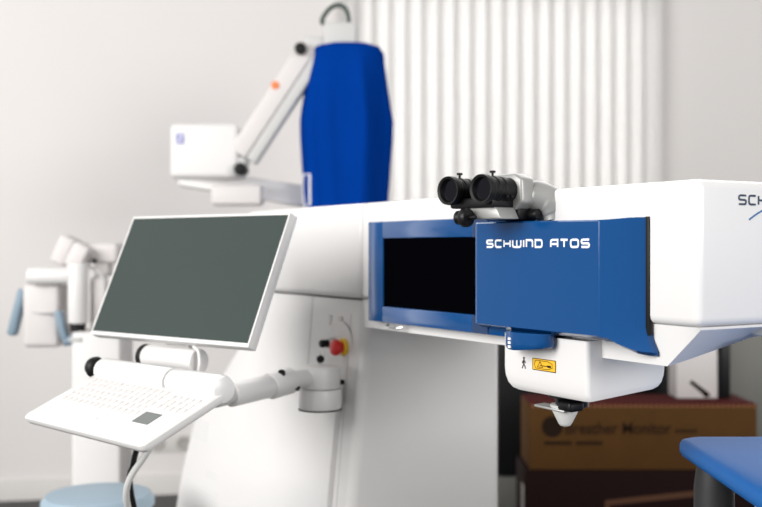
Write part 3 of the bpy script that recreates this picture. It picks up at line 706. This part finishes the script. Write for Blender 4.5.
for x0, x1 in ((.055, .155), (.175, .27)):
    u = x0; bm = new()
    while u < x1:
        ww = random.uniform(.007, .013); bx(bm, (-w/2+u, -d_/2-.0010, h-.155), (-w/2+u+ww*.75, -d_/2-.0003, h-.140)); u += ww
    obj('printed_small_line', bm, 'ink', cu)
bm = new()
for k in range(5): bx(bm, (-w/2+.55+k*.017, -d_/2-.0010, h-.108), (-w/2+.562+k*.017, -d_/2-.0003, h-.096))
obj('printed_small_line', bm, 'ink', cu)
cl, w, d_, h = carton('cardboard_carton', 'dark maroon carton on the floor under the brown monitor carton', (.545, 3.99, 0), (1.43, 4.27, .427), 'maroon')
bm = new(); add_prism(bm, [(-w/2+.30, -d_/2-.0008, .0), (w/2-.02, -d_/2-.0008, .0), (w/2-.02, -d_/2-.0008, .375), (-w/2+.30, -d_/2-.0008, .315)], (0, .0006, 0)); obj('printed_panel', bm, mat('printed_brown_panel', (.085, .030, .010), .8), cl)
bm = new(); add_prism(bm, [(-w/2+.315, -d_/2-.0014, .0), (w/2-.02, -d_/2-.0014, .0), (w/2-.02, -d_/2-.0014, .352), (-w/2+.315, -d_/2-.0014, .296)], (0, .0008, 0)); obj('printed_panel_inset', bm, 'maroon', cl)
bm = new(); bx(bm, (-w/2-.0012, -.10, .10), (-w/2+.0004, -.03, .36)); obj('side_label', bm, 'socket', cl)

bc = thing('black_block', 'black low block with a grey lower part behind the cartons', 'cabinet', (.90, 4.72, 0))  # plain low black block over a grey lower part
bm = new(); bx(bm, (-.40, -.2, .29), (.385, .2, .93), .006); obj('block_body', bm, 'black', bc)
bm = new(); bx(bm, (-.40, -.195, 0), (.385, .2, .288), .004); obj('plinth', bm, 'metal_and_shade_grey', bc)
bm = new(); add_tube(bm, [(-.02, -.2, .74), (-.02, -.222, .74), (.14, -.222, .74), (.14, -.2, .74)], .005, 8, 0); obj('front_bar', bm, 'dark_grey', bc)
wp = thing('white_carton', 'small white carton with a black slanted bar standing on the brown carton', 'box', (1.234, 4.18, .679))
bm = new(); bx(bm, (-.080, -.05, 0), (.080, .07, .26), .003); obj('carton_body', bm, 'offwhite', wp)
bm = new(); add_prism(bm, [(-.030, -.0515, .060), (-.022, -.0515, .072), (.046, -.0515, .022), (.052, -.0515, .008), (.030, -.0515, .004), (.018, -.0515, .020)], (0, .002, 0)); obj('slanted_mark', bm, 'ink', wp)
pp_ = thing('black_carton', 'narrow black upright box standing right of the small white carton', 'box', (1.342, 4.18, .679))
bm = new(); bx(bm, (-.022, -.05, 0), (.022, .07, .27), .003); obj('box_body', bm, 'black', pp_)
gc = thing('wall_shade_block', 'added grey block for the shaded wall behind the right end of the cartons', 'cabinet', (1.70, 4.95, 0))  # added block, its grey carries the shade of the wall under the window
bm = new(); bx(bm, (-.20, -.2, .04), (.20, .2, .92), .006); obj('block_body', bm, 'metal_and_shade_grey', gc)
bm = new(); bx(bm, (-.19, -.215, .08), (.19, -.2, .90), .003); do_ = obj('added_block_front', bm, 'metal_and_shade_grey', gc)
bm = new(); bx(bm, (.13, -.23, .46), (.15, -.215, .60), .003); obj('handle', bm, 'steel', do_)  # steel bar added with the wall shade block
bm = new(); bx(bm, (-.18, -.18, 0), (.18, .18, .04)); obj('plinth', bm, 'black', gc)  # lower part of the added wall shade block

# ------------------------------------------------------------------ patient bed
bd = thing('patient_bed', 'blue padded patient bed reaching under the machine arm at lower right', 'bed', (.87, 1.25, 0))
bm = new()
add_loft(bm, [[(x, y, z) for x, y in rrect(-.300+i, .30-i, -.95+i, .80-i, .035, 8)] for z, i in ((.868, .012), (.872, .004), (.880, 0), (.893, 0), (.901, .004), (.9045, .012), (.9055, .03))])
obj('mattress', bm, 'bed_blue', bd, ang=60)
bm = new(); bx(bm, (-.262, -.9, .79), (.262, .48, .869), .01, 3); obj('bed_frame', bm, 'white_matt', bd)
bm = new()
r = []
for z, i in ((.06, .0), (.2, .03), (.40, .03), (.60, .02), (.72, .0), (.79, -.02)): r.append([(x, y, z) for x, y in rrect(-.17+i, .20-i, -.45+i, .40-i, .09, 8)])
add_loft(bm, r); obj('pedestal', bm, 'white_matt', bd)
bm = new(); add_lathe(bm, (-.245, .735, .63), (0, 0, 1), [(.024, 0), (.034, .02), (.037, .06), (.037, .19), (.033, .22), (.028, .239)], 32); obj('headrest_joint', bm, 'dark_grey', bd)
bm = new(); bx(bm, (-.22, -.6, 0), (.25, .45, .06), .015, 3); obj('foot_plate', bm, 'metal_and_shade_grey', bd)
